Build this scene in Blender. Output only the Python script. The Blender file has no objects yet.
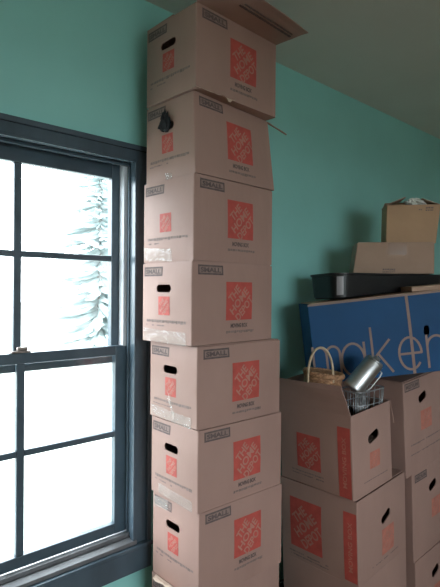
import bpy, bmesh, math, random
from mathutils import Vector, Matrix, noise
random.seed(7)
sc = bpy.context.scene
COL = sc.collection
EYE = 1.714           # camera height; all z below are given relative to the eye and lifted by EYE
D = 1.78              # distance of the teal wall
def V(x, y, z): return Vector((x, y, z + EYE))

# ---------------------------------------------------------------- materials
def mat(name, col, rough=.8, metal=0, noise_amt=.06, scale=8, bump=0, bump_scale=60, stretch=(1, 1, 1), spec=.5, alpha=1, coat=0):
    m = bpy.data.materials.new(name); m.use_nodes = True
    nt = m.node_tree; b = nt.nodes['Principled BSDF']
    b.inputs['Roughness'].default_value = rough; b.inputs['Metallic'].default_value = metal
    b.inputs['Specular IOR Level'].default_value = spec
    b.inputs['Alpha'].default_value = alpha; b.inputs['Coat Weight'].default_value = coat
    tc = nt.nodes.new('ShaderNodeTexCoord'); mp = nt.nodes.new('ShaderNodeMapping')
    mp.inputs['Scale'].default_value = stretch
    nt.links.new(tc.outputs['Object'], mp.inputs['Vector'])
    n = nt.nodes.new('ShaderNodeTexNoise'); n.inputs['Scale'].default_value = scale; n.inputs['Detail'].default_value = 5
    nt.links.new(mp.outputs[0], n.inputs['Vector'])
    r = nt.nodes.new('ShaderNodeValToRGB')
    r.color_ramp.elements[0].position = .3; r.color_ramp.elements[1].position = .7
    r.color_ramp.elements[0].color = [max(0, c * (1 - noise_amt)) for c in col] + [1]
    r.color_ramp.elements[1].color = [min(1, c * (1 + noise_amt)) for c in col] + [1]
    nt.links.new(n.outputs['Fac'], r.inputs['Fac']); nt.links.new(r.outputs['Color'], b.inputs['Base Color'])
    if bump:
        n2 = nt.nodes.new('ShaderNodeTexNoise'); n2.inputs['Scale'].default_value = bump_scale; n2.inputs['Detail'].default_value = 4
        nt.links.new(mp.outputs[0], n2.inputs['Vector'])
        bp = nt.nodes.new('ShaderNodeBump'); bp.inputs['Strength'].default_value = bump; bp.inputs['Distance'].default_value = .01
        nt.links.new(n2.outputs['Fac'], bp.inputs['Height']); nt.links.new(bp.outputs[0], b.inputs['Normal'])
    return m

M = {}
M['card'] = mat('cardboard', (.34, .207, .172), .60, noise_amt=.07, scale=5, bump=.12, bump_scale=25, stretch=(1, 1, .5), spec=.35)
M['card2'] = mat('cardboard_tan', (.47, .29, .175), .75, noise_amt=.07, scale=6, bump=.1, bump_scale=25, spec=.3)
M['card3'] = mat('cardboard_brown', (.40, .26, .19), .75, noise_amt=.07, scale=6, bump=.1, bump_scale=25, spec=.3)
M['cardraw'] = mat('cardboard_torn', (.60, .46, .36), .9, noise_amt=.15, scale=60)
M['red'] = mat('orange_red_ink', (.43, .068, .052), .7, noise_amt=.12, scale=30)
M['faint'] = mat('faint_orange_ink', (.46, .16, .115), .75, noise_amt=.15, scale=30)
M['ink'] = mat('dark_ink', (.11, .075, .07), .8, noise_amt=.25, scale=60)
M['wash'] = mat('pale_ink_wash', (.235, .155, .135), .8, noise_amt=.2, scale=50)
M['ink2'] = mat('worn_dark_ink', (.20, .14, .125), .8, noise_amt=.25, scale=60)
M['wall'] = mat('teal_wall_paint', (.27, .59, .55), .55, noise_amt=.05, scale=2.2, bump=.05, bump_scale=40)
M['ceil'] = mat('ceiling_paint', (.62, .61, .56), .8, noise_amt=.04, scale=2, bump=.05, bump_scale=30)
M['side'] = mat('side_wall_paint', (.62, .56, .48), .7, noise_amt=.05, scale=2)
M['trim'] = mat('dark_blue_grey_trim', (.058, .085, .108), .24, noise_amt=.18, scale=9, bump=.06, bump_scale=50, stretch=(1, 1, .3))
M['sash'] = mat('dark_sash_paint', (.052, .078, .10), .28, noise_amt=.2, scale=9, bump=.05)
M['track'] = mat('pale_sash_track', (.55, .57, .60), .5, noise_amt=.1, scale=14)
M['sill'] = mat('dusty_grey_sill', (.11, .11, .115), .45, noise_amt=.25, scale=12, bump=.1)
M['lock'] = mat('window_hardware', (.22, .18, .16), .4, metal=.6)
M['floor'] = mat('wood_floor', (.20, .12, .07), .45, noise_amt=.3, scale=3, stretch=(1, 12, 1))
M['tape'] = mat('clear_packing_tape', (.62, .55, .50), .14, noise_amt=.03, alpha=.28, bump=.9, bump_scale=38, spec=.9)
M['btape'] = mat('brown_packing_tape', (.30, .17, .11), .3, noise_amt=.06, spec=.6)
M['blue'] = mat('blue_printed_card', (.005, .060, .165), .6, noise_amt=.12, scale=5, bump=.05, spec=.25)
M['bink'] = mat('tan_lettering', (.27, .18, .15), .7, noise_amt=.1, scale=30)
M['black'] = mat('black_plastic', (.006, .0055, .006), .45, noise_amt=.2, scale=10, bump=.03)
M['cloth'] = mat('black_cloth', (.008, .008, .010), .9, noise_amt=.4, scale=40, bump=.4)
M['steel'] = mat('brushed_steel', (.50, .50, .50), .38, metal=1, noise_amt=.08, scale=30, bump=.06, bump_scale=80, stretch=(1, 1, 8))
M['wire'] = mat('grey_wire', (.42, .42, .44), .35, metal=.7, noise_amt=.1)
M['dwire'] = mat('dark_wire_base', (.02, .02, .022), .5)
M['wicker'] = mat('wicker', (.38, .20, .105), .75, noise_amt=.35, scale=70, bump=.4, bump_scale=150)
M['hoop'] = mat('pale_cane', (.56, .42, .28), .6, noise_amt=.2, scale=50)
M['paper'] = mat('crumpled_white_paper', (.75, .73, .68), .8, noise_amt=.05, bump=.2)
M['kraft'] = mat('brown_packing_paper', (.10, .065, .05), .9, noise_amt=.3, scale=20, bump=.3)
M['needle'] = mat('haze_paled_needles', (.50, .56, .56), .9, noise_amt=.3, scale=3)  # colour paled to stand in for the haze over the tree
M['bark'] = mat('bark', (.26, .25, .24), .9, noise_amt=.3)
M['ground'] = mat('pale_ground', (.30, .31, .28), .95, noise_amt=.1, scale=.4)
def glass_mat():
    m = bpy.data.materials.new('window_glass'); m.use_nodes = True; nt = m.node_tree
    nt.nodes.remove(nt.nodes['Principled BSDF']); out = nt.nodes['Material Output']
    t = nt.nodes.new('ShaderNodeBsdfTransparent'); t.inputs[0].default_value = (.96, .98, .98, 1)
    g = nt.nodes.new('ShaderNodeBsdfGlossy'); g.inputs['Roughness'].default_value = .02
    n = nt.nodes.new('ShaderNodeTexNoise'); n.inputs['Scale'].default_value = 3
    mr = nt.nodes.new('ShaderNodeMapRange'); mr.inputs['To Min'].default_value = .05; mr.inputs['To Max'].default_value = .08
    x = nt.nodes.new('ShaderNodeMixShader')
    nt.links.new(n.outputs['Fac'], mr.inputs['Value']); nt.links.new(mr.outputs[0], x.inputs[0])
    nt.links.new(t.outputs[0], x.inputs[1]); nt.links.new(g.outputs[0], x.inputs[2]); nt.links.new(x.outputs[0], out.inputs[0])
    return m
M['glass'] = glass_mat()

# ---------------------------------------------------------------- helpers
def tag(o, label=None, cat=None, group=None, kind=None):
    for k, v in (('label', label), ('category', cat), ('group', group), ('kind', kind)):
        if v: o[k] = v
    return o
def empty(name, loc, rot=None):
    o = bpy.data.objects.new(name, None); COL.objects.link(o); o.location = loc; o.empty_display_size = .1
    if rot is not None: o.rotation_euler = rot
    return o
def link_mesh(name, me, mats, parent=None, smooth=False):
    for m in (mats if isinstance(mats, (list, tuple)) else [mats]): me.materials.append(M[m])
    o = bpy.data.objects.new(name, me); COL.objects.link(o)
    if smooth:
        for p in me.polygons: p.use_smooth = True
    if parent is not None:
        o.parent = parent
        def world(p):
            m = Matrix.LocRotScale(p.location, p.rotation_euler, p.scale)
            return m if p.parent is None else world(p.parent) @ p.matrix_parent_inverse @ m
        L = world(parent)
        o.matrix_parent_inverse = L.inverted()     # child meshes are written in world coordinates
    return o
def obj(name, bm, mats, parent=None, smooth=False):
    me = bpy.data.meshes.new(name); bmesh.ops.recalc_face_normals(bm, faces=bm.faces[:]); bm.to_mesh(me); bm.free()
    return link_mesh(name, me, mats, parent, smooth)
def add_box(bm, a, b, bev=0, mi=0):
    v = [bm.verts.new((x, y, z)) for x in (a[0], b[0]) for y in (a[1], b[1]) for z in (a[2], b[2])]
    fs = [bm.faces.new([v[i] for i in q]) for q in ((0, 1, 3, 2), (4, 6, 7, 5), (0, 4, 5, 1), (2, 3, 7, 6), (0, 2, 6, 4), (1, 5, 7, 3))]
    for f in fs: f.material_index = mi
    if bev:
        es = list({e for f in fs for e in f.edges}); bmesh.ops.bevel(bm, geom=es, offset=bev, segments=2, affect='EDGES', profile=.5)
def wb(bm, x0, x1, y0, y1, z0, z1, bev=0, mi=0): add_box(bm, (x0, y0, z0 + EYE), (x1, y1, z1 + EYE), bev, mi)
def tube(bm, pts, r, n=8, closed=False, caps=True):
    pts = [Vector(p) for p in pts]; N = len(pts); rings = []
    up = Vector((0, 0, 1)); prev = None
    for i, p in enumerate(pts):
        a = pts[(i - 1) % N] if (closed or i > 0) else p
        b = pts[(i + 1) % N] if (closed or i < N - 1) else p
        t = (b - a).normalized()
        if prev is None:
            s = t.cross(up if abs(t.z) < .9 else Vector((1, 0, 0))).normalized()
        else:
            s = (prev - t * prev.dot(t)).normalized()
        prev = s; w = t.cross(s); rr = r[i] if isinstance(r, (list, tuple)) else r
        rings.append([bm.verts.new(p + (s * math.cos(k * 2 * math.pi / n) + w * math.sin(k * 2 * math.pi / n)) * rr) for k in range(n)])
    for i in range(N if closed else N - 1):
        A, B = rings[i], rings[(i + 1) % N]
        for k in range(n): bm.faces.new((A[k], A[(k + 1) % n], B[(k + 1) % n], B[k]))
    if not closed and caps: bm.faces.new(rings[0]); bm.faces.new(rings[-1])
def lathe(bm, prof, T, n=32):
    """prof: list of (r, z); T: matrix"""
    rings = []
    for r, z in prof:
        if r < 1e-5: rings.append([bm.verts.new(T @ Vector((0, 0, z)))])
        else: rings.append([bm.verts.new(T @ Vector((r * math.cos(k * 2 * math.pi / n), r * math.sin(k * 2 * math.pi / n), z))) for k in range(n)])
    for A, B in zip(rings, rings[1:]):
        if len(A) == 1 and len(B) == 1: continue
        for k in range(n):
            q = [A[0]] if len(A) == 1 else [A[k], A[(k + 1) % n]]
            q += [B[0]] if len(B) == 1 else [B[(k + 1) % n], B[k]]
            bm.faces.new(q)
_txt = {}
def text_geo(s, bold=.02):
    """flat lettering as (verts, faces), normalised to height 1 per line, centred"""
    if (s, bold) not in _txt:
        cu = bpy.data.curves.new('t', 'FONT'); cu.body = s; cu.align_x = 'CENTER'; cu.align_y = 'CENTER'; cu.offset = bold; cu.resolution_u = 3
        cu.space_line = .82
        o = bpy.data.objects.new('t', cu); COL.objects.link(o)
        bpy.context.view_layer.update()
        me = bpy.data.meshes.new_from_object(o.evaluated_get(bpy.context.evaluated_depsgraph_get()))
        vs = [(v.co.x, v.co.y) for v in me.vertices]; fs = [tuple(p.vertices) for p in me.polygons]
        x0, x1 = min(v[0] for v in vs), max(v[0] for v in vs); y0, y1 = min(v[1] for v in vs), max(v[1] for v in vs)
        vs = [((x - (x0 + x1) / 2) / (x1 - x0), (y - (y0 + y1) / 2) / (y1 - y0)) for x, y in vs]
        bpy.data.objects.remove(o); bpy.data.curves.remove(cu); bpy.data.meshes.remove(me)
        _txt[(s, bold)] = (vs, fs)
    return _txt[(s, bold)]

class Carton:
    """hexahedral carton. c: dict of 8 corners; local axes x (along the wall), y (towards the wall), z (up)"""
    def __init__(s, lo, hi, L, W, H, bulge=.006):
        # lo, hi: bottom / top corners in order near-left, near-right, far-right, far-left
        s.lo, s.hi, s.L, s.W, s.H, s.b = [Vector(v) for v in lo], [Vector(v) for v in hi], L, W, H, bulge
        s.seed = random.random() * 50
    def at(s, x, y, z):
        def bil(c): return (c[0] * (1 - x) + c[1] * x) * (1 - y) + (c[3] * (1 - x) + c[2] * x) * y
        p = bil(s.lo) * (1 - z) + bil(s.hi) * z
        q = 16 * max(0, z * (1 - z))
        nx = (s.lo[1] - s.lo[0]).normalized(); ny = (s.lo[3] - s.lo[0]).normalized()
        w = 1 + .5 * noise.noise(Vector((x * 1.5 + s.seed, y * 1.5, z * 1.5)))
        cx = 2 * x - 1; cy = 2 * y - 1
        p = p + nx * (s.b * w * cx * q * y * (1 - y)) + ny * (s.b * w * cy * q * x * (1 - x))
        return p
    def face(s, f, u, v, off=0):
        """u metres from the near corner, v metres below the top; f 'L' = left end, 'R' = long side towards the room"""
        if f == 'L':
            p = s.at(0, u / s.W, 1 - v / s.H); n = (s.lo[0] - s.lo[1]).normalized()
        else:
            p = s.at(u / s.L, 0, 1 - v / s.H); n = (s.lo[0] - s.lo[3]).normalized()
        return p + n * off
    def quad(s, bm, f, u0, v0, u1, v1, off=.0006, mi=0, n=6):
        g = [[bm.verts.new(s.face(f, u0 + (u1 - u0) * i / n, v0 + (v1 - v0) * j / n, off)) for i in range(n + 1)] for j in range(n + 1)]
        for j in range(n):
            for i in range(n):
                bm.faces.new((g[j][i], g[j][i + 1], g[j + 1][i + 1], g[j + 1][i])).material_index = mi
    def text(s, bm, f, cu, cv, w, h, body, rot=0, off=.001, mi=0, bold=.02):
        vs, fs = text_geo(body, bold); sg = -1 if f == 'L' else 1
        c, sn = math.cos(rot), math.sin(rot)
        pts = []
        for x, y in vs:
            x *= w; y *= h; X = x * c - y * sn; Y = x * sn + y * c
            pts.append(bm.verts.new(s.face(f, cu + sg * X, cv - Y, off)))
        for q in fs:
            try: bm.faces.new([pts[i] for i in q]).material_index = mi
            except ValueError: pass

def carton_body(name, C, hole, mats, parent, extra=None):
    """four walls and a bottom, 4 mm thick, with a real handle slot; prints are thin ink in the same mesh"""
    bm = bmesh.new(); N = 14; NZ = 12; r = .0045; rx, ry_ = r / C.L, r / C.W; per = []
    for k, (cx, cy, a0) in enumerate(((0, 0, 180), (1, 0, 270), (1, 1, 0), (0, 1, 90))):
        ox, oy = (rx if cx == 0 else 1 - rx), (ry_ if cy == 0 else 1 - ry_)
        for i in range(4):
            a = math.radians(a0 + 30 * i); per.append((ox + rx * math.cos(a), oy + ry_ * math.sin(a)))
        nx_, ny_ = ((1 - rx, 0), (1, 1 - ry_), (rx, 1), (0, ry_))[k]
        for i in range(1, N): 
            t = i / N; px, py = per[-1] if i == 1 else p0_; p0_ = (px, py); per.append((px + (nx_ - px) * t, py + (ny_ - py) * t))
    rings = [[bm.verts.new(C.at(x, y, j / NZ)) for x, y in per] for j in range(NZ + 1)]; Q = len(per)
    if hole:
        hf, hu, hv, hw, hh, tilt = hole
        rX = abs(hw / 2 * math.cos(tilt)) + abs(hh / 2 * math.sin(tilt)) + .004; rY = abs(hw / 2 * math.sin(tilt)) + abs(hh / 2 * math.cos(tilt)) + .004
        def inhole(p0, p1, j):
            if hf == 'L':
                if max(p0[0], p1[0]) > rx * .5: return False
                us = sorted((p0[1] * C.W, p1[1] * C.W))
            else:
                if max(p0[1], p1[1]) > ry_ * .5: return False
                us = sorted((p0[0] * C.L, p1[0] * C.L))
            v1, v0 = (1 - j / NZ) * C.H, (1 - (j + 1) / NZ) * C.H
            return us[0] < hu + rX and us[1] > hu - rX and v0 < hv + rY and v1 > hv - rY
    skipped = []
    for j in range(NZ):
        for i in range(Q):
            q = (rings[j][i], rings[j][(i + 1) % Q], rings[j + 1][(i + 1) % Q], rings[j + 1][i])
            if hole and inhole(per[i], per[(i + 1) % Q], j): skipped.append(q)
            else: bm.faces.new(q)
    bm.faces.new(rings[0][::-1])
    if hole:
        cnt = {}
        for q in skipped:
            for k in range(4):
                e = frozenset((q[k], q[(k + 1) % 4])); cnt[e] = cnt.get(e, 0) + 1
        edges = [bm.edges.get(tuple(e)) or bm.edges.new(tuple(e)) for e, n_ in cnt.items() if n_ == 1]
        ring = []; rr_ = hh / 2
        for k in range(20):
            a = 2 * math.pi * (k + .5) / 20
            x = math.cos(a) * rr_ + (hw / 2 - rr_) * (1 if math.cos(a) > 0 else -1); y = math.sin(a) * rr_
            x, y = x * math.cos(tilt) - y * math.sin(tilt), x * math.sin(tilt) + y * math.cos(tilt)
            ring.append(bm.verts.new(C.face(hf, hu + x, hv - y, 0)))
        edges += [bm.edges.new((ring[k], ring[(k + 1) % 20])) for k in range(20)]
        bmesh.ops.triangle_fill(bm, edges=edges, use_beauty=True, use_dissolve=False, normal=(C.lo[0] - (C.lo[1] if hf == 'L' else C.lo[3])).normalized())
        rs = set(ring)
        bad = [f for f in bm.faces if len(f.verts) == 3 and all(v in rs for v in f.verts) and (f.calc_center_median() - C.face(hf, hu, hv, 0)).length < hw / 2]
        bmesh.ops.delete(bm, geom=bad, context='FACES_ONLY')
    bmesh.ops.recalc_face_normals(bm, faces=bm.faces[:])
    cen = C.at(.5, .5, .5); sgn = sum((f.calc_center_median() - cen).dot(f.normal) * f.calc_area() for f in bm.faces)
    if sgn < 0: bmesh.ops.reverse_faces(bm, faces=bm.faces[:])
    me = bpy.data.meshes.new(name); bm.to_mesh(me); bm.free()
    tmp = bpy.data.objects.new('tmp', me); COL.objects.link(tmp)
    m = tmp.modifiers.new('s', 'SOLIDIFY'); m.thickness = .0045; m.offset = -1
    bpy.context.view_layer.update()
    res = bpy.data.meshes.new_from_object(tmp.evaluated_get(bpy.context.evaluated_depsgraph_get()))
    bpy.data.objects.remove(tmp)
    bm = bmesh.new(); bm.from_mesh(res)
    res.materials.clear()
    for f in bm.faces: f.material_index = 0
    if extra: extra(bm)
    bm.to_mesh(res); bm.free(); res.name = name
    return link_mesh('body', res, mats, parent)

def slab(name, q, parent, m='card', th=.004, n=6, wav=.004):
    """a flap: quad q (4 corners), slightly wavy and 4 mm thick"""
    bm = bmesh.new(); q = [Vector(v) for v in q]; nn = (q[1] - q[0]).cross(q[3] - q[0]).normalized(); s = random.random() * 30
    def P(a, b, o):
        p = (q[0] * (1 - a) + q[1] * a) * (1 - b) + (q[3] * (1 - a) + q[2] * a) * b
        return p + nn * (o + wav * b * noise.noise(Vector((a * 2 + s, b * 2, 0))))
    G = [[[bm.verts.new(P(i / n, j / n, o)) for i in range(n + 1)] for j in range(n + 1)] for o in (0, -th)]
    for k in (0, 1):
        for j in range(n):
            for i in range(n): bm.faces.new((G[k][j][i], G[k][j][i + 1], G[k][j + 1][i + 1], G[k][j + 1][i]))
    for i in range(n):
        for (a, b, c, d) in (((0, i), (0, i + 1), 0, 0), ((n, i), (n, i + 1), 0, 0), ((i, 0), (i + 1, 0), 0, 0), ((i, n), (i + 1, n), 0, 0)):
            bm.faces.new((G[0][a[0]][a[1]], G[0][b[0]][b[1]], G[1][b[0]][b[1]], G[1][a[0]][a[1]]))
    return obj(name, bm, [m] if isinstance(m, str) else m, parent)

def dashes(bm, C, f, u0, v, u1, h, mi, dens=.85):
    """small print too fine to read: a broken line of short strokes"""
    u = u0
    while u < u1:
        w = random.uniform(.006, .018)
        if random.random() < dens: C.quad(bm, f, u, v, min(u + w, u1), v + h * random.uniform(.6, 1), .0007, mi, 1)
        u += w + .002
def frame_label(bm, C, f, u0, v0, w, h, body, mi):
    t = .0065
    C.quad(bm, f, u0, v0, u0 + w, v0 + h, .0005, 3); C.quad(bm, f, u0, v0, u0 + w, v0 + t, .0007, mi); C.quad(bm, f, u0, v0 + h - t, u0 + w, v0 + h, .0007, mi)
    C.quad(bm, f, u0, v0, u0 + t, v0 + h, .0007, mi, 2); C.quad(bm, f, u0 + w - t, v0, u0 + w, v0 + h, .0007, mi, 2)
    C.text(bm, f, u0 + w / 2, v0 + h / 2, w * .82, h * .50, body, off=.0009, mi=mi, bold=.045)

def closed_top(C, root, m='card'):
    e = .006
    def T(x, y, up): return C.at(x, y, 1) + Vector((0, 0, up))
    slab('top_flap', [T(.014, .02, .0046), T(.986, .02, .0046), T(.985, .497, .0046), T(.015, .497, .0046)], root, m, wav=.0)
    slab('top_flap', [T(.015, .503, .0046), T(.985, .503, .0046), T(.986, .98, .0046), T(.014, .98, .0046)], root, m, wav=.0)

def logo_mesh(root, C, f, u0, v0, w, h, ink='red', words=True):
    bm = bmesh.new(); C.quad(bm, f, u0, v0, u0 + w, v0 + h, .0008, 0)
    if words:
        s = 1 if f == 'R' else -1
        cu, cv = u0 + w / 2, v0 + h / 2; a = math.radians(45)
        for body, dx, wd in (('THE', -.27, .50), ('HOME', -.01, .86), ('DEPOT', .27, .80)):
            # each line is shifted across the diagonal
            X = dx * math.cos(-a) * w; Y = dx * math.sin(-a) * h
            C.text(bm, f, cu + s * X, cv - Y, wd * w, (.22 if w > .1 else .20) * (w + h) / 2, body, rot=a, off=.0014, mi=1, bold=.025)
    return obj('logo', bm, [ink, 'cardprint'], root)
M['cardprint'] = mat('cardboard_between_ink', (.40, .175, .135), .75, noise_amt=.08, scale=20)

def tower_carton(k, X, Y, a, zt, zb, label, hole=True, top='closed', recess=0, Hn=.305, L=.443, W=.296):
    d = Vector((math.cos(a), math.sin(a), 0)); n = Vector((-math.sin(a), math.cos(a), 0)); P = Vector((X, Y, 0)); H = zt - zb - .005
    lo = [P + d * L * i + n * W * j + Vector((0, 0, zb + EYE)) for i, j in ((0, 0), (1, 0), (1, 1), (0, 1))]
    hi = [v + Vector((0, 0, H)) for v in lo]
    if recess:
        hi[0] = hi[0] + n * recess * .4; hi[1] = hi[1] + n * recess
    C = Carton(lo, hi, L, W, H, .007)
    root = empty('moving_box', lo[0]); tag(root, label, 'box', 'boxes in the tall tower')
    def pr(bm):
        mi = 1
        frame_label(bm, C, 'R', .027, .010, .125, .036, 'SMALL', mi)
        frame_label(bm, C, 'L', .165, .014, .118, .036, 'SMALL', mi)
        C.text(bm, 'R', .24, .237, .095, .017, 'MOVING BOX', off=.0009, mi=mi, bold=.05)
        dashes(bm, C, 'R', .170, .256, .325, .011, 2, 1)
        dashes(bm, C, 'L', .03, .216, .265, .012, 2, 1)
        dashes(bm, C, 'L', .15, .235, .27, .006, 2, .7)
    carton_body('body', C, ('L', .155, .097, .088, .030, 0) if hole else None, ['card', 'ink', 'ink2', 'wash'], root, pr)
    logo_mesh(root, C, 'R', .166, .070, .146, .146)
    logo_mesh(root, C, 'L', .117, .127, .068, .070, 'red', True)
    if top == 'closed': closed_top(C, root)
    return root, C

# ---------------------------------------------------------------- the room
def plane_with_hole(name, x0, x1, z0, z1, y0, y1, holes, m):
    bm = bmesh.new()
    xs = sorted({x0, x1} | {h[0] for h in holes} | {h[1] for h in holes})
    for a, b in zip(xs, xs[1:]):
        hs = [h for h in holes if h[0] <= a and h[1] >= b]
        if hs:
            h = hs[0]; wb(bm, a, b, y0, y1, z0, h[2]); wb(bm, a, b, y0, y1, h[3], z1)
        else: wb(bm, a, b, y0, y1, z0, z1)
    o = obj(name, bm, m); o['kind'] = 'structure'; return o
FL, CE = -1.714, 1.222
XL, XR, YF = -2.3, 4.7, -2.9
OX0, OX1, OZ0, OZ1 = -.160, 1.130, -1.045, .540       # window opening
FILL_W = (-.9, 1.6, -.95, .80)  # opening of the unseen fill window
plane_with_hole('wall_back', XL, XR, FL, CE, D, D + .16, [(OX0, OX1, OZ0, OZ1)], 'wall')
plane_with_hole('wall_front', XL, XR, FL, CE, YF - .16, YF, [FILL_W], 'side')
for nm, a, b in (('wall_left', XL - .16, XL), ('wall_right', XR, XR + .16)):
    bm = bmesh.new(); wb(bm, a, b, YF - .16, D + .16, FL, CE); obj(nm, bm, 'side')['kind'] = 'structure'
bm = bmesh.new(); wb(bm, XL - .16, XR + .16, YF - .16, D + .16, FL - .12, FL); obj('floor', bm, 'floor')['kind'] = 'structure'
bm = bmesh.new(); wb(bm, XL - .16, XR + .16, YF - .16, D + .16, CE, CE + .12); obj('ceiling', bm, 'ceil')['kind'] = 'structure'
bm = bmesh.new(); wb(bm, XL, XR, D - .018, D, FL, FL + .14, .003); obj('baseboard_back', bm, 'trim')['kind'] = 'structure'

def build_window(name, y_in, sgn, x0, x1, z0, z1, cols, gx=None, gz=None):
    """double hung window; y_in is the room face of the wall, sgn the outward direction in y"""
    root = empty(name, V((x0 + x1) / 2, y_in, z0)); root['kind'] = 'structure'
    def B(bm, a, b, ya, yb, c, d, bev=.002): 
        p, q = sorted((y_in + sgn * ya, y_in + sgn * yb)); wb(bm, a, b, p, q, c, d, bev)
    cw = .060
    bm = bmesh.new()
    for (a, b, c, d) in ((x0 - cw + .006, x0 + .006, z0 - .02, z1 + cw - .01), (x1 - .006, x1 + cw - .006, z0 - .02, z1 + cw - .01), (x0 + .006, x1 - .006, z1 - .004, z1 + cw - .01)):
        B(bm, a, b, -.020, 0, c, d)
    # back band around the casing, and inner bead
    B(bm, x0 - cw - .01, x0 - cw + .012, -.034, 0, z0 - .02, z1 + cw - .004); B(bm, x1 + cw - .012, x1 + cw + .008, -.034, 0, z0 - .02, z1 + cw - .004)
    B(bm, x0 - cw + .018, x1 + cw - .018, -.034, 0, z1 + cw - .024, z1 + cw - .004)
    B(bm, x0 + .004, x0 + .016, -.026, 0, z0 - .02, z1 - .006); B(bm, x1 - .016, x1 - .004, -.026, 0, z0 - .02, z1 - .006); B(bm, x0 + .016, x1 - .016, -.026, 0, z1 - .014, z1 - .002)
    obj('casing', bm, 'trim', root)
    bm = bmesh.new(); B(bm, x0 - cw - .01, x1 + cw + .008, -.036, 0, z0 - .115, z0 - .022, .003); B(bm, x0 - cw - .012, x1 + cw + .010, -.046, 0, z0 - .022, z0 - .004, .004)
    obj('apron', bm, 'trim', root)
    bm = bmesh.new(); B(bm, x0, x1, -.03, .16, z0 - .004, z0 + .012, .002); B(bm, x0, x1, .016, .042, z0 + .012, z0 + .03, .003)
    obj('sill', bm, 'sill', root)
    bm = bmesh.new(); B(bm, x0, x0 + .008, 0, .16, z0, z1, 0); B(bm, x1 - .008, x1, 0, .16, z0, z1, 0); B(bm, x0, x1, 0, .16, z1 - .008, z1, 0)
    # stops and parting strips
    for xa, xb in ((x0 + .008, x0 + .014), (x1 - .014, x1 - .008)): B(bm, xa, xb, .026, .040, z0 + .03, z1 - .008, .001)
    B(bm, x0 + .008, x1 - .008, .026, .040, z1 - .022, z1 - .008, .001)
    obj('jamb', bm, 'trim', root)
    gx0, gx1, gt, gm, gb = gx[0], gx[1], gz[0], gz[1], gz[2]
    bm = bmesh.new()
    for xa, xb in ((x0 + .008, x0 + .028), (x1 - .028, x1 - .008)): B(bm, xa, xb, .044, .080, gm + .012, z1 - .012, .001)
    obj('sash_track', bm, 'track', root)['label'] = 'pale grey track beside the upper sash'
    mw = .0145
    for nm, ya, yb, zb, zt, rb, rt in (('upper_sash', .084, .114, gm - .03, gt, .03, z1 - .008 - gt), ('lower_sash', .046, .076, gb, gm - .025, gb - z0 - .03, .04)):
        bm = bmesh.new()
        zlo, zhi = zb - rb, zt + rt
        B(bm, x0 + .022 if nm == 'upper_sash' else x0 + .010, gx0, ya, yb, zlo, zhi, .003); B(bm, gx1, x1 - .022 if nm == 'upper_sash' else x1 - .010, ya, yb, zlo, zhi, .003)
        B(bm, gx0, gx1, ya, yb, zlo, zb, .003); B(bm, gx0, gx1, ya, yb, zt, zhi, .003)
        s = obj(nm, bm, 'sash', root)
        pw = (gx1 - gx0) / cols
        for i in range(1, cols):
            bm = bmesh.new(); B(bm, gx0 + pw * i - mw, gx0 + pw * i + mw, ya + .003, yb - .004, zb, zt, .003); obj('muntin', bm, 'sash', s)
        zm = (zb + zt) / 2 + (.036 if nm == 'upper_sash' else .022)
        bm = bmesh.new()
        for i in range(cols): B(bm, gx0 + pw * i + (mw if i else 0), gx0 + pw * (i + 1) - (mw if i < cols - 1 else 0), ya + .003, yb - .004, zm - .012, zm + .012, .003)
        obj('muntin', bm, 'sash', s)
        bm = bmesh.new(); B(bm, gx0, gx1, (ya + yb) / 2 - .0015, (ya + yb) / 2 + .0015, zb, zt, 0); obj('glass', bm, 'glass', s)
    bm = bmesh.new(); lx = gx0 + (gx1 - gx0) / cols * max(1, cols - 1)
    B(bm, lx - .035, lx + .035, .044, .074, gm + .0155, gm + .022, .002); B(bm, lx - .012, lx + .026, .050, .066, gm + .022, gm + .036, .004)
    obj('sash_lock', bm, 'lock', root)
    return root
build_window('window_1', D, 1, OX0, OX1, OZ0, OZ1, 3, (-.096, 1.068), (.470, -.246, -.972))
build_window('fill_window', YF, -1, *FILL_W, 4, (FILL_W[0] + .05, FILL_W[1] - .05), (FILL_W[3] - .08, -.10, FILL_W[2] + .11))  # unseen window behind the camera, added to fill the room with daylight

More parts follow.
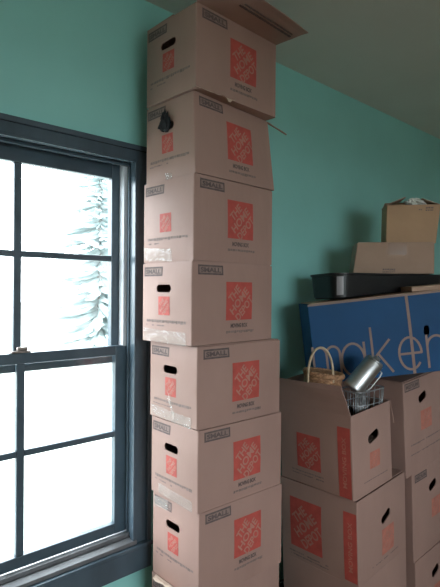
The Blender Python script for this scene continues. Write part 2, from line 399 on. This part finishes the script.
# ---------------------------------------------------------------- outside
bm = bmesh.new(); add_box(bm, (-60, D + .5, -.6), (80, 90, -.55)); obj('ground', bm, 'ground')['kind'] = 'structure'
bm = bmesh.new(); add_box(bm, (-60, -60, -.6), (80, YF - .5, -.55)); o = obj('ground', bm, 'ground'); o['kind'] = 'structure'
def spruce(x, y, h, r, label, grp='spruces outside the window'):
    root = empty('spruce_tree', (x, y, -.55)); tag(root, label, 'tree', grp)
    bm = bmesh.new(); tube(bm, [(x, y, -.55), (x, y, -.55 + h * .5), (x, y, -.55 + h * .98)], [.09, .06, .02], 8); obj('trunk', bm, 'bark', root)
    bm = bmesh.new(); lv = 34
    for i in range(lv):
        f = i / lv; z = -.55 + h * (.10 + .89 * f); R = r * (1 - f) ** .85 + .08
        for k in range(34):
            a = random.uniform(0, 6.283); R2 = R * random.uniform(.6, 1.1); zz = z + random.uniform(-.12, .12)
            dr = Vector((math.cos(a), math.sin(a), 0)); sd = Vector((-dr.y, dr.x, 0)); segs = 5; prev = None
            for s in range(segs + 1):
                t = s / segs; p = Vector((x, y, zz)) + dr * R2 * t + Vector((0, 0, -R2 * .35 * t + R2 * .18 * t * t)); w = R2 * .055 * math.sin(math.pi * min(1, t * .85 + .12)) + .01
                w *= random.uniform(.6, 1.3)
                row = [bm.verts.new(p + sd * w + Vector((0, 0, -.35 * w))), bm.verts.new(p + Vector((0, 0, .04))), bm.verts.new(p - sd * w + Vector((0, 0, -.35 * w)))]
                if prev:
                    for q in (0, 1): bm.faces.new((prev[q], prev[q + 1], row[q + 1], row[q]))
                prev = row
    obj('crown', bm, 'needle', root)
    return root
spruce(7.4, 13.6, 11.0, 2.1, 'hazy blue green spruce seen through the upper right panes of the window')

# ---------------------------------------------------------------- the tall tower by the window
TW = [  # X, Y, yaw, ztop
 (1.1186, 1.3729, .0379, 1.0293), (1.1262, 1.3800, .0439, .7236), (1.1198, 1.3797, .0558, .4228), (1.1108, 1.3765, .0418, .1102),
 (1.1276, 1.3639, -.0016, -.1962), (1.1312, 1.3602, -.0097, -.4941), (1.1443, 1.3667, -.0130, -.7950), (1.150, 1.372, .01, -1.128), (1.14, 1.37, .02, -1.41)]
TL = ['topmost box of the tall tower, its long flap open under the ceiling',
 "second box from the tower's top, black cloth poking out of its handle hole",
 'box third from the top of the tower, handle hole still uncut',
 'box fourth from the top of the tower, clear tape along its lower end',
 'box fifth from the top of the tower, beside the lower window sash',
 'box sixth from the top of the tower, level with the bottom panes',
 'box seventh from the top of the tower, beside the window sill corner',
 "eighth box from the tower's top, mostly cut off by the picture bottom",
 'box on the floor at the foot of the tall tower']
TOW = []
for k, (X, Y, a, zt) in enumerate(TW):
    zb = TW[k + 1][3] if k < 8 else FL
    TOW.append(tower_carton(k, X, Y, a, zt, zb, TL[k], hole=(k != 2), top='open' if k == 0 else 'closed', recess=.04 if k == 1 else 0))
# top box: long flap out over the room, short side closed
root, C = TOW[0]
h0, h1 = C.at(0, 0, 1), C.at(1, 0, 1); out = (C.lo[0] - C.lo[3]).normalized()
fl = slab('open_flap', [h0, h1, h1 + out * .165 + Vector((-.005, 0, -.008)), h0 + out * .165 + Vector((0, 0, .012))], root, 'card', wav=.01)
bm = bmesh.new()
def onflap(a, b, dz=-.0055):
    q = [h0, h1, h1 + out * .165 + Vector((-.005, 0, -.008)), h0 + out * .165 + Vector((0, 0, .012))]
    return (q[0] * (1 - a) + q[1] * a) * (1 - b) + (q[3] * (1 - a) + q[2] * a) * b + Vector((0, 0, dz))
for (a0, a1, b0, b1) in ((.28, .95, .55, .60), (.30, .93, .66, .69)):
    n = 14
    for i in range(n):
        s0, s1 = a0 + (a1 - a0) * i / n, a0 + (a1 - a0) * (i + .8) / n
        lo4 = [bm.verts.new(onflap(s, b, dz)) for dz in (-.0075, -.0045) for s, b in ((s0, b0), (s1, b0), (s1, b1), (s0, b1))]
        for q in ((0, 1, 2, 3), (4, 5, 6, 7), (0, 1, 5, 4), (1, 2, 6, 5), (2, 3, 7, 6), (3, 0, 4, 7)): bm.faces.new([lo4[i2] for i2 in q])
obj('flap_print', bm, 'ink', fl)
slab('top_flap', [C.at(.003, .997, 1), C.at(.997, .997, 1), C.at(.995, .45, 1) + Vector((0, 0, .01)), C.at(.005, .45, 1) + Vector((0, 0, .004))], root, 'card', wav=0)
# second box: right hand end flap sticking out, torn pale edge
root, C = TOW[1]
a, b = C.at(1, .0, 1) + Vector((0, 0, -.003)), C.at(1, .9, 1) + Vector((0, 0, -.003))
dx = (C.lo[1] - C.lo[0]).normalized()
b = a + (b - a) * .035
slab('open_flap', [a, b, b + dx * .13 + Vector((0, 0, -.020)), a + dx * .135 + Vector((0, .004, -.022))], root, 'card')
bm = bmesh.new(); prev = None
for i in range(19):
    t = i / 18; u = .0 + .19 * t; dv = .004 + .010 * abs(noise.noise(Vector((t * 5, 3, 1)))) + (.014 if i in (14, 15) else 0)
    p = TOW[0][1].face('R', u, TOW[0][1].H - .002, .002); q = TOW[0][1].face('R', u, TOW[0][1].H - .002 + dv, .008 + .01 * t)
    row = [bm.verts.new(p), bm.verts.new(q), bm.verts.new(q + Vector((0, .003, .001))), bm.verts.new(p + Vector((0, .0015, 0)))]
    if prev:
        for s in range(4): bm.faces.new((prev[s], prev[(s + 1) % 4], row[(s + 1) % 4], row[s]))
    prev = row
obj('torn_edge', bm, 'cardraw', TOW[0][0])['label'] = 'pale torn lower edge'
r8, C8 = TOW[7]
ox = (C8.lo[0] - C8.lo[1]).normalized()
slab('torn_flap', [C8.at(0, .25, 1), C8.at(0, .90, 1), C8.at(0, .80, 1) + ox * .035 + Vector((0, 0, .012)), C8.at(0, .40, 1) + ox * .028 + Vector((0, 0, .02))], r8, 'cardraw', wav=.02)['label'] = 'pale torn flap edge'
# black cloth in the hole of the second box
bm = bmesh.new(); bmesh.ops.create_icosphere(bm, subdivisions=4, radius=1)
ctr = C.face('L', .158, .085, .006)
for v in bm.verts:
    n = 1 + .45 * noise.noise(v.co * 2.2) + .2 * noise.noise(v.co * 5)
    sx = .8 + .5 * (-v.co.z)     # wider below
    v.co = ctr + Vector((v.co.x * .011 * n, v.co.y * .034 * n * sx, v.co.z * .040 * n + .006))
o = obj('black_cloth', bm, 'cloth', smooth=True); tag(o, 'crumpled black cloth poking out of the hole in the second tower box', 'cloth')
# clear tape over the ends
def tape(root, C, pts, w=.048, f='L', m='tape', nm='tape'):
    bm = bmesh.new(); n = 24; prev = None
    for i in range(n + 1):
        t = i / n; u = pts[0][0] + (pts[1][0] - pts[0][0]) * t; v = pts[0][1] + (pts[1][1] - pts[0][1]) * t
        row = [bm.verts.new(C.face(f, u, v + (j / 3 - .5) * w, .0016 + .0022 * abs(noise.noise(Vector((u * 60, v * 40 + j, C.seed)))))) for j in range(4)]
        if prev:
            for j in range(3): bm.faces.new((prev[j], prev[j + 1], row[j + 1], row[j]))
        prev = row
    return obj(nm, bm, m, root, smooth=True)
def T_(k, a, b, w=.048, f='L'): tape(TOW[k][0], TOW[k][1], (a, b), w, f)
T_(2, (.29, .275), (.12, .285)); T_(3, (.285, .275), (.03, .28)); T_(4, (.285, .265), (.03, .278), .04)
T_(5, (.24, .27), (.03, .28), .04); T_(4, (.165, .19), (.13, .27), .035)
T_(6, (.29, .04), (.19, .03), .04); T_(1, (.17, .288), (.13, .292), .03)

# ---------------------------------------------------------------- right hand stacks (leaning slightly towards the tower)
def lean_carton(org, a, t, off, L, W, H, bulge=.008, flat=False):
    d = Vector((math.cos(a) * math.cos(t), math.sin(a) * math.cos(t), math.sin(t))); n = Vector((-math.sin(a), math.cos(a), 0)); u = d.cross(n)
    O = V(*org) + d * off[0] + n * off[1] + u * off[2]
    lo = [O + d * L * i + n * W * j for i, j in ((0, 0), (1, 0), (1, 1), (0, 1))]; hi = [v + u * H for v in lo]
    if flat: 
        for v in lo: v.z = FL + EYE
    return Carton(lo, hi, L, W, H, bulge)
def mid_carton(C, label, group, hole, logoL=None, stripe=None, logoR=None, lab=None, top='closed', lines=()):
    root = empty('moving_box', C.lo[0]); tag(root, label, 'box', group)
    def pr(bm):
        if lab: frame_label(bm, C, 'R', *lab, 'MEDIUM', 1)
        for f, u0, v, u1, h in lines: dashes(bm, C, f, u0, v, u1, h, 2, .9)
    carton_body('body', C, hole, ['card', 'ink', 'ink2', 'wash'], root, pr)
    if logoL: logo_mesh(root, C, 'L', *logoL)
    if logoR: logo_mesh(root, C, 'R', *logoR, ink='faint')
    if stripe:
        bm = bmesh.new(); C.quad(bm, 'L', *stripe, .0008, 0)
        C.text(bm, 'L', (stripe[0] + stripe[2]) / 2, (stripe[1] + stripe[3]) / 2, (stripe[3] - stripe[1]) * .72, .020, 'MOVING BOX', rot=math.pi / 2, off=.0012, mi=1, bold=.02)
        obj('corner_stripe', bm, ['red', 'faint'], root)
    if top == 'closed': closed_top(C, root)
    return root
AO = (1.866, 1.168, -1.264); ta = .058; ga = .03
A1 = lean_carton(AO, ga, ta, (0, 0, 0), .436, .415, .374)
A2 = lean_carton(AO, ga, ta, (.0, .0, -.449), .436, .415, .4485, flat=True)
AU = lean_carton(AO, -.005, .075, (-.008, .004, .3815), .315, .402, .366, .006)
mid_carton(A1, 'larger moving box with red corner stripe under the box that holds the basket', 'moving boxes in the middle stack', ('R', .232, .14, .088, .036, .35),
    logoL=(.178, .075, .178, .235), stripe=(.004, .055, .066, .36), logoR=(.19, .19, .11, .12), lines=(('L', .15, .335, .37, .008), ('L', .15, .35, .36, .007), ('R', .1, .33, .35, .007)))
mid_carton(A2, 'moving box on the floor at the foot of the middle stack', 'moving boxes in the middle stack', None)
rU = mid_carton(AU, 'open moving box with red corner stripe holding the basket and steel canister', 'moving boxes in the middle stack', ('R', .16, .125, .090, .042, .25),
    logoL=(.162, .128, .132, .158), stripe=(.008, .055, .070, .362), logoR=(.125, .19, .080, .075), top='open',
    lines=(('L', .15, .305, .33, .008), ('L', .15, .32, .33, .006), ('R', .06, .31, .27, .006)))
hl = [AU.at(0, 0, 1), AU.at(0, 1, 1)]
slab('open_flap', [hl[0], hl[1], hl[1] + Vector((-.02, .0, .112)), hl[0] + Vector((-.028, .03, .125))], rU, 'card', wav=.012)
hl = [AU.at(1, 0, 1), AU.at(1, 1, 1)]
slab('open_flap', [hl[0], hl[1], hl[1] + Vector((.03, 0, -.11)), hl[0] + Vector((.035, .0, -.11))], rU, 'card', wav=.01)
hl = [AU.at(0, 1, 1), AU.at(1, 1, 1)]
slab('open_flap', [hl[0], hl[1], hl[1] + Vector((0, .07, .07)), hl[0] + Vector((0, .07, .07))], rU, 'card', wav=.01)

BO = (2.428, 1.203, -1.371); tb = .066
B2 = lean_carton(BO, -.01, tb, (0, 0, 0), .47, .42, .46)
B3 = lean_carton((2.436, 1.20, -1.371), -.01, tb, (0, 0, -.3435), .47, .42, .3425, flat=True)
B1 = lean_carton(BO, -.012, .085, (-.062, -.008, .4615), .46, .43, .474)
g = 'moving boxes in the right hand stack'
mid_carton(B1, 'moving box directly under the blue box, top of the right hand stack', g, ('R', .178, .102, .085, .042, .3), logoR=(.150, .17, .115, .10), lab=(.010, .006, .145, .042),
    lines=(('R', .05, .32, .40, .008), ('R', .05, .37, .40, .007)))
mid_carton(B2, 'moving box at middle height of the right hand stack, against the picture edge', g, ('R', .205, .118, .085, .042, .3), logoR=(.185, .19, .11, .10), lab=(.025, .018, .125, .040))
mid_carton(B3, 'lowest moving box of the right hand stack, just above the picture bottom', g, ('R', .20, .12, .085, .042, .3), logoR=(.18, .19, .1, .08))

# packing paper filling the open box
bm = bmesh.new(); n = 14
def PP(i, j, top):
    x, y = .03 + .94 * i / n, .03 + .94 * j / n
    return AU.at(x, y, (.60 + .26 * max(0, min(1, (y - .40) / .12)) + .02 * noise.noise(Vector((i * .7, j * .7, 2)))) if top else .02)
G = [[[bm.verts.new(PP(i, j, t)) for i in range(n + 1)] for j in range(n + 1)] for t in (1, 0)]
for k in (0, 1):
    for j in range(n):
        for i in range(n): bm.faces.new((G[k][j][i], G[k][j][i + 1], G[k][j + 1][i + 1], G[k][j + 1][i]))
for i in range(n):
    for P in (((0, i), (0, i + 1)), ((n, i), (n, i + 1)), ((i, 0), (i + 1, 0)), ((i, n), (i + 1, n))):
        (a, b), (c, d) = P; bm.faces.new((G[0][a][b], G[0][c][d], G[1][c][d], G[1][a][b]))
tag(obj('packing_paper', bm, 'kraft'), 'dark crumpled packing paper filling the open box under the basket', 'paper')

# ---------------------------------------------------------------- wicker basket
bx, by = 1.890, 1.378; bz = -.383; br = .082
root = empty('wicker_basket', V(bx, by, -.54)); tag(root, 'small brown wicker basket with a pale hoop handle, in the open box', 'basket')
T0 = Matrix.Translation(V(bx, by, bz)) @ Matrix.Rotation(math.radians(7), 4, Vector((.7, .7, 0)))
bm = bmesh.new()
for k in range(22):        # woven rows, wavy in and out
    z = -.150 + .155 * k / 21; r = br * (.80 + .20 * (k / 21) ** .7)
    tube(bm, [T0 @ Vector(((r + .0022 * math.cos(9 * a * 2 + math.pi * k)) * math.cos(a), (r + .0022 * math.cos(18 * a + math.pi * k)) * math.sin(a), z)) for a in [2 * math.pi * i / 72 for i in range(72)]], .0056, 6, True)
for i in range(36):        # uprights
    a = 2 * math.pi * i / 36
    tube(bm, [T0 @ Vector((br * f * math.cos(a), br * f * math.sin(a), z)) for f, z in ((.80, -.152), (.94, -.07), (1, .004))], .003, 5)
lathe(bm, [(0, -.153), (br * .8, -.153), (br * .8, -.147), (0, -.147)], T0, 24)
obj('body', bm, 'wicker', root, True)
bm = bmesh.new()
for s in (0, 1, 2):        # plaited rim
    tube(bm, [T0 @ Vector(((br + .004 + .005 * math.cos(12 * a + s * 2.1)) * math.cos(a), (br + .004 + .005 * math.cos(12 * a + s * 2.1)) * math.sin(a), .008 + .007 * math.sin(12 * a + s * 2.1))) for a in [2 * math.pi * i / 96 for i in range(96)]], .0062, 6, True)
obj('rim', bm, 'wicker', root, True)
bm = bmesh.new()           # flat lid folded half shut
for k in range(9): 
    r = br * (.98 - k * .105)
    tube(bm, [T0 @ Vector((r * math.cos(a), r * math.sin(a), .008 + .0015 * math.cos(10 * a + math.pi * k))) for a in [2 * math.pi * i / 48 for i in range(48)]], .0056, 5, True)
obj('lid', bm, 'wicker', root, True)
bm = bmesh.new()           # hoop in the plane facing the room diagonal
hd = Vector((.742, -.67, 0)); pts = []
hc = V(bx, by, bz) - hd * .028 
for i in range(29):
    a = math.pi * i / 28
    pts.append(hc + hd * (-.056 * math.cos(a)) + Vector((0, 0, .155 * math.sin(a) ** .75 - .02 )) + Vector((-.67, -.742, 0)) * (.075))
for s in (-1, 1): tube(bm, [p + Vector((-.67, -.742, 0)) * .0035 * s for p in pts], .0048, 8)
obj('handle', bm, 'hoop', root, True)['label'] = 'pale cane hoop handle'

# ---------------------------------------------------------------- wire rack and steel canister
RC = V(2.000, 1.245, -.437); rw, rd = .112, .062
root = empty('wire_rack', RC + Vector((0, 0, -.17))); tag(root, 'small grey wire rack standing in the open box under the canister', 'rack')
def rr(w, d, z, n=40, rad=.03):
    out_ = []
    for i in range(n):
        a = 2 * math.pi * i / n; c, s = math.cos(a), math.sin(a); e = .45
        out_.append(RC + Vector((math.copysign(abs(c) ** e, c) * w, math.copysign(abs(s) ** e, s) * d, z)))
    return out_
bm = bmesh.new(); tube(bm, rr(rw, rd, 0), .0032, 8, True); obj('rim', bm, 'wire', root, True)
bm = bmesh.new(); tube(bm, rr(rw * .92, rd * .9, -.165), .0025, 6, True); tube(bm, rr(rw * .97, rd * .96, -.06), .002, 6, True)
t1, t2 = rr(rw, rd, 0), rr(rw * .92, rd * .9, -.165)
for i in range(0, 40, 1): tube(bm, [t1[i], (t1[i] + t2[i]) / 2, t2[i]], .0018, 5)
obj('wires', bm, 'wire', root, True)
bm = bmesh.new(); vs = [bm.verts.new(p) for p in rr(rw * .9, rd * .88, -.164)]; vs2 = [bm.verts.new(p) for p in rr(rw * .9, rd * .88, -.158)]
bm.faces.new(vs); bm.faces.new(vs2)
for i in range(40): bm.faces.new((vs[i], vs[(i + 1) % 40], vs2[(i + 1) % 40], vs2[i]))
obj('base', bm, 'dwire', root)

p0, p1 = V(1.945, 1.262, -.437), V(2.035, 1.190, -.298)
ax = (p1 - p0).normalized(); hgt = .172
root = empty('steel_canister', p0); tag(root, 'shiny steel canister with lid and side handle lying tilted in the wire rack', 'canister')
q = Vector((0, 0, 1)).rotation_difference(ax); T1 = Matrix.Translation(p0) @ q.to_matrix().to_4x4()
R = .0455
bm = bmesh.new(); lathe(bm, [(0, 0), (R * .96, 0), (R * 1.0, .003), (R * 1.03, .006), (R * 1.03, .020), (R, .023), (R * .985, .09), (R * .95, .150), (R * .97, .153), (R * .97, .158), (R * .9, .160), (0, .160)], T1, 48)
obj('body', bm, 'steel', root, True)
bm = bmesh.new(); lathe(bm, [(0, .161), (R * .88, .161), (R * .90, .165), (R * .80, .171), (R * .35, .174), (R * .33, .184), (R * .2, .187), (0, .187)], T1, 40)
obj('lid', bm, 'steel', root, True)
bm = bmesh.new()
side = (T1.to_3x3().inverted() @ Vector((.742, -.67, -.25))); side.z = 0; side.normalize()
tube(bm, [T1 @ (side * r + Vector((0, 0, z))) for r, z in ((R * .97, .145), (R * 1.28, .143), (R * 1.36, .12), (R * 1.36, .06), (R * 1.28, .038), (R * .98, .035))], .0035, 8)
obj('handle', bm, 'steel', root, True)

# ---------------------------------------------------------------- big blue box, askew on the right hand stack
fd = Vector((.742, -.67, 0)); nb = Vector((.67, .742, 0)); tt = .125
def BL(s, z, dep=0):    # s metres along the front from its left end
    return V(1.957, 1.466, -.447) + fd * (s * math.cos(tt)) + Vector((0, 0, s * math.sin(tt) * .95)) + nb * dep + Vector((-math.sin(tt) * .742 * z, math.sin(tt) * .67 * z, z * math.cos(tt)))
Lb, Wb, Hb = .84, .27, .385
CB = Carton([BL(0, 0), BL(Lb, 0), BL(Lb, 0, Wb), BL(0, 0, Wb)], [BL(0, Hb), BL(Lb, Hb), BL(Lb, Hb, Wb), BL(0, Hb, Wb)], Lb, Wb, Hb, .006)
root = empty('blue_box', BL(0, 0)); tag(root, 'large blue printed box with tan lettering, lying askew across the right hand stack', 'box')
def bpr(bm):
    # brown card border at the edges
    CB.quad(bm, 'R', 0, 0, Lb, .008, .0008, 1, 30)
carton_body('body', CB, ('R', .555, .185, .052, .026, 1.5), ['blue', 'bink'], root, bpr)
closed_top(CB, root, 'card3')
def stroke(bm, C, pts, w, closed=False):
    """ribbon lettering drawn on face R"""
    fine = [pts[0]]
    for (a, b), (c, d) in zip(pts, pts[1:]):
        m = max(1, int(math.hypot(c - a, d - b) / .012)); fine += [(a + (c - a) * i / m, b + (d - b) * i / m) for i in range(1, m + 1)]
    pts = fine; n = len(pts)
    for i in range(n if closed else n - 1):
        (a, b), (c, d) = pts[i], pts[(i + 1) % n]
        L = math.hypot(c - a, d - b) or 1; x, y = -(d - b) / L * w / 2, (c - a) / L * w / 2; ex, ey = (c - a) / L * w * .3, (d - b) / L * w * .3
        vs = [bm.verts.new(C.face('R', p, q_, .0012 + .0001 * (i % 2))) for p, q_ in ((a - ex + x, b - ey + y), (c + ex + x, d + ey + y), (c + ex - x, d + ey - y), (a - ex - x, b - ey - y))]
        bm.faces.new(vs)
def arc(cx, cy, rx, ry, a0, a1, n=18): return [(cx + rx * math.cos(math.radians(a0 + (a1 - a0) * i / n)), cy - ry * math.sin(math.radians(a0 + (a1 - a0) * i / n))) for i in range(n + 1)]
bm = bmesh.new(); w = .011
yb, xh = .362, .155; yt = yb - xh; yc = yb - xh / 2
def m_(x): stroke(bm, CB, [(x, yb), (x, yt)], w); stroke(bm, CB, arc(x + .032, yt + .04, .032, .036, 180, 0) + [(x + .064, yb)], w); stroke(bm, CB, arc(x + .096, yt + .04, .032, .036, 180, 0) + [(x + .128, yb)], w)
def a_(x): stroke(bm, CB, arc(x + .055, yc, .055, xh / 2, 0, 360, 28), w); stroke(bm, CB, [(x + .112, yt), (x + .112, yb)], w)
def k_(x): stroke(bm, CB, [(x, yb), (x, yt - .065)], w); stroke(bm, CB, [(x + .085, yt), (x + .004, yc + .008)], w); stroke(bm, CB, [(x + .028, yc - .012), (x + .090, yb)], w)
def e_(x): stroke(bm, CB, [(x + .004, yc), (x + .112, yc)] + arc(x + .058, yc, .054, xh / 2, 0, 320, 26), w)
def r_(x): stroke(bm, CB, [(x, yb), (x, yt)], w); stroke(bm, CB, arc(x + .045, yt + .055, .045, .05, 180, 60), w)
def s_(x): stroke(bm, CB, arc(x + .04, yt + .038, .036, .036, 30, 250, 14) + arc(x + .04, yb - .04, .038, .038, 70, -150, 14), w)
for fn, x_ in ((m_, 0), (a_, .135), (k_, .285), (e_, .408), (r_, .550), (s_, .645)):
    bm = bmesh.new(); fn(x_); obj('letter', bm, 'bink', root)
bm = bmesh.new(); CB.quad(bm, 'R', .470, 0, .484, Hb, .0016, 0, 8); obj('tan_strip', bm, 'bink', root)['label'] = 'narrow tan strip down the blue front'

# ---------------------------------------------------------------- black tray
bl = [V(2.024, 1.403, -.038), V(2.70, 1.17, .036), V(2.79, 1.42, .036), V(2.112, 1.640, -.040)]
tl = [V(2.018, 1.400, .094), V(2.71, 1.165, .096), V(2.80, 1.425, .098), V(2.105, 1.650, .086)]
CT = Carton(bl, tl, .71, .26, .12, .0)
root = empty('black_tray', bl[0]); tag(root, 'shallow glossy black tray with rounded corners lying on the blue box', 'tray')
bm = bmesh.new()
def ringt(z, ins):
    out_ = []; r = .07
    for cx, cy, a0 in ((1, 0, -90), (1, 1, 0), (0, 1, 90), (0, 0, 180)):
        for i in range(9):
            a = math.radians(a0 + 90 * i / 8)
            px = (r if cx == 0 else .71 - r) + (r - ins) * math.cos(a); py = (r if cy == 0 else .26 - r) + (r - ins) * math.sin(a)
            out_.append(CT.at(px / .71, py / .26, z))
    return [bm.verts.new(p) for p in out_]
rg = [ringt(z, i) for z, i in ((.0, .012), (.06, .004), (.5, .001), (.90, 0), (.93, -.006), (1.0, -.006), (1.0, .006), (.5, .008), (.12, .012))]
for A_, B_ in zip(rg, rg[1:]):
    for i in range(len(A_)): bm.faces.new((A_[i], A_[(i + 1) % len(A_)], B_[(i + 1) % len(A_)], B_[i]))
bm.faces.new(rg[0]); bm.faces.new(rg[-1])
obj('body', bm, 'black', root, False)
for s in (0,):
    bm = bmesh.new()
    CTf = [(.03, .10), (.055, .10), (.055, .86), (.03, .86)]
    g_ = []
    for a, z in CTf: g_.append(a)
# highlight on the left rounded corner, painted in as a pale strip
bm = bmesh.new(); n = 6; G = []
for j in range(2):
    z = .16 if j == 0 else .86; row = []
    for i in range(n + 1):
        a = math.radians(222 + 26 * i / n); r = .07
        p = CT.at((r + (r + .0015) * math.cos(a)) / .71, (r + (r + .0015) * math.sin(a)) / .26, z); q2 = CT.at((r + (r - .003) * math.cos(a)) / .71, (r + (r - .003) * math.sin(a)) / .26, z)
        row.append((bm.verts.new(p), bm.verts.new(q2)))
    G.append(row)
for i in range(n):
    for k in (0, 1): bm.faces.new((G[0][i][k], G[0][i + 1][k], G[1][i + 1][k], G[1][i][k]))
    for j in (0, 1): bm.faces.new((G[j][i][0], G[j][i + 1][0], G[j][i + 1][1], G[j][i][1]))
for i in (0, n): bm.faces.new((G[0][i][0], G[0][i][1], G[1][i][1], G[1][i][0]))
M['grey'] = mat('painted_highlight', (.30, .28, .29), .35, noise_amt=.1)
obj('corner_highlight', bm, 'grey', root)['label'] = 'painted highlight on the rounded corner'
# loose folded card lying between tray and blue box, at the right
o = slab('card_sheet', [V(2.30, 1.165, .026), V(2.62, .88, .066), V(2.72, .99, .067), V(2.39, 1.27, .027)], None, 'card3', th=.022, wav=.0)
tag(o, 'brown folded card sheet lying on the blue box in front of the black tray', 'cardboard')

# ---------------------------------------------------------------- two plain cartons on the tray
def plain(name, Z, pxl, pxr, lean, P0, yaw, L, W, H, mats, label, top):
    d = Vector((math.cos(yaw), math.sin(yaw), 0)); n = Vector((-math.sin(yaw), math.cos(yaw), 0)); P = V(*P0)
    lo = [P, P + d * L, P + d * L + n * W, P + n * W]; hi = [v + Vector((0, 0, H)) for v in lo]
    hi[0] = hi[0] + d * lean[0]; hi[1] = hi[1] + d * lean[1]; hi[2] = hi[2] + d * lean[1]; hi[3] = hi[3] + d * lean[0]
    C = Carton(lo, hi, L, W, H, .003)
    root = empty('cardboard_box', P); tag(root, label, 'box')
    return root, C
ry = math.radians(-46)
root, C1 = plain('', 0, 0, 0, (.022, .0), (2.300, 1.492, .099), math.radians(-50), .412, .20, .161, 0, 'low wide plain cardboard box lying on the black tray', '')
carton_body('body', C1, None, ['card3', 'ink2'], root, lambda bm: (dashes(bm, C1, 'R', .15, .135, .215, .012, 1, 1), dashes(bm, C1, 'R', .15, .15, .215, .006, 1, 1)))
closed_top(C1, root, 'card3')
bm = bmesh.new(); C1.quad(bm, 'R', .165, -.0, .265, .062, .0012, 0); obj('tape', bm, 'btape', root)['label'] = 'brown tape end folded over the top edge'
root, C2 = plain('', 0, 0, 0, (.004, .022), (2.466, 1.397, .264), math.radians(-50), .258, .15, .206, 0, 'small tan cardboard box with open flaps, highest item on the right', '')
carton_body('body', C2, None, ['card2', 'ink2'], root, lambda bm: (C2.text(bm, 'R', .205, .024, .036, .016, 'ULINE', mi=1) if False else dashes(bm, C2, 'R', .188, .014, .225, .010, 1, 1), dashes(bm, C2, 'R', .188, .027, .225, .008, 1, 1), dashes(bm, C2, 'R', .155, .024, .172, .008, 1, 1)))
fd2 = (C2.lo[1] - C2.lo[0]).normalized(); nd2 = (C2.lo[3] - C2.lo[0]).normalized()
def F(x, y, a, b, c): return C2.at(x, y, 1) + fd2 * a + nd2 * b + Vector((0, 0, c))
slab('open_flap', [C2.at(0, 0, 1), C2.at(0, 1, 1), F(0, 1, .10, 0, .042), F(0, 0, .10, .01, .042)], root, 'kraftcard' if False else 'card3')
slab('open_flap', [C2.at(1, 0, 1), C2.at(1, 1, 1), F(1, 1, -.10, 0, .040), F(1, 0, -.09, .01, .036)], root, 'card3')
slab('open_flap', [C2.at(0, 1, 1), C2.at(1, 1, 1), F(1, 1, -.02, .02, .04), F(0, 1, .02, .02, .04)], root, 'card3')
bm = bmesh.new(); bmesh.ops.create_icosphere(bm, subdivisions=4, radius=1)
ctr = C2.at(.57, .32, 1) + Vector((0, 0, .018))
for v in bm.verts:
    n = 1 + .5 * noise.noise(v.co * 2.1 + Vector((4, 0, 0))) + .3 * noise.noise(v.co * 4.3)
    v.co = ctr + fd2 * v.co.x * .048 * n + nd2 * v.co.y * .035 * n + Vector((0, 0, v.co.z * .024 * n))
tag(obj('crumpled_paper', bm, 'paper'), 'crumpled white paper showing between the flaps of the small tan box', 'paper')
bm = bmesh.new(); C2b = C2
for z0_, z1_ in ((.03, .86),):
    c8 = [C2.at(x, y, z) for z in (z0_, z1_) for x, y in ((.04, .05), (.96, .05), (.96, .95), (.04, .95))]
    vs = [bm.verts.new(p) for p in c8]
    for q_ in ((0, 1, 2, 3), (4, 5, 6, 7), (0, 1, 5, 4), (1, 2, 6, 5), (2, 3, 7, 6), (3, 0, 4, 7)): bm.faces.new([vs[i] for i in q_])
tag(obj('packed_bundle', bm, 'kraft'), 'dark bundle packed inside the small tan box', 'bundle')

# ---------------------------------------------------------------- light
w = bpy.data.worlds.new('sky'); sc.world = w; w.use_nodes = True
bg = w.node_tree.nodes['Background']; bg.inputs['Color'].default_value = (.86, .94, 1, 1); bg.inputs['Strength'].default_value = 16
def portal(name, x0, x1, z0, z1, y, out):
    l = bpy.data.lights.new(name, 'AREA'); l.shape = 'RECTANGLE'; l.size = x1 - x0; l.size_y = z1 - z0; l.cycles.is_portal = True
    o = bpy.data.objects.new(name, l); COL.objects.link(o); o.location = V((x0 + x1) / 2, y, (z0 + z1) / 2)
    o.rotation_euler = (math.radians(-90 if out > 0 else 90), 0, 0)
portal('window_portal', OX0, OX1, OZ0, OZ1, D + .15, 1)
portal('window_portal', FILL_W[0], FILL_W[1], FILL_W[2], FILL_W[3], YF - .15, -1)

# ---------------------------------------------------------------- camera
f, pitch, roll, yaw = 498.4574, -.0049, .0077, .8358
cam = bpy.data.cameras.new('camera'); co = bpy.data.objects.new('camera', cam); COL.objects.link(co); sc.camera = co
cam.sensor_fit = 'VERTICAL'; cam.sensor_height = 24; cam.lens = 24 * f / 587; cam.clip_start = .05; cam.clip_end = 300
fw = Vector((math.cos(yaw) * math.cos(pitch), math.sin(yaw) * math.cos(pitch), math.sin(pitch)))
rt = Vector((math.sin(yaw), -math.cos(yaw), 0)); up = rt.cross(fw)
r2 = rt * math.cos(roll) + up * math.sin(roll); u2 = -rt * math.sin(roll) + up * math.cos(roll)
co.matrix_world = Matrix(((r2.x, u2.x, -fw.x, 0), (r2.y, u2.y, -fw.y, 0), (r2.z, u2.z, -fw.z, EYE), (0, 0, 0, 1)))

vs_ = sc.view_settings; vs_.view_transform = 'Standard'; vs_.look = 'None'; vs_.gamma = 1; vs_.exposure = 0; vs_.use_curve_mapping = False
sc.cycles.use_denoising = True; sc.cycles.max_bounces = 10; sc.cycles.diffuse_bounces = 6; sc.cycles.transparent_max_bounces = 12
sc.cycles.caustics_reflective = False; sc.cycles.caustics_refractive = False; sc.cycles.sample_clamp_indirect = 6
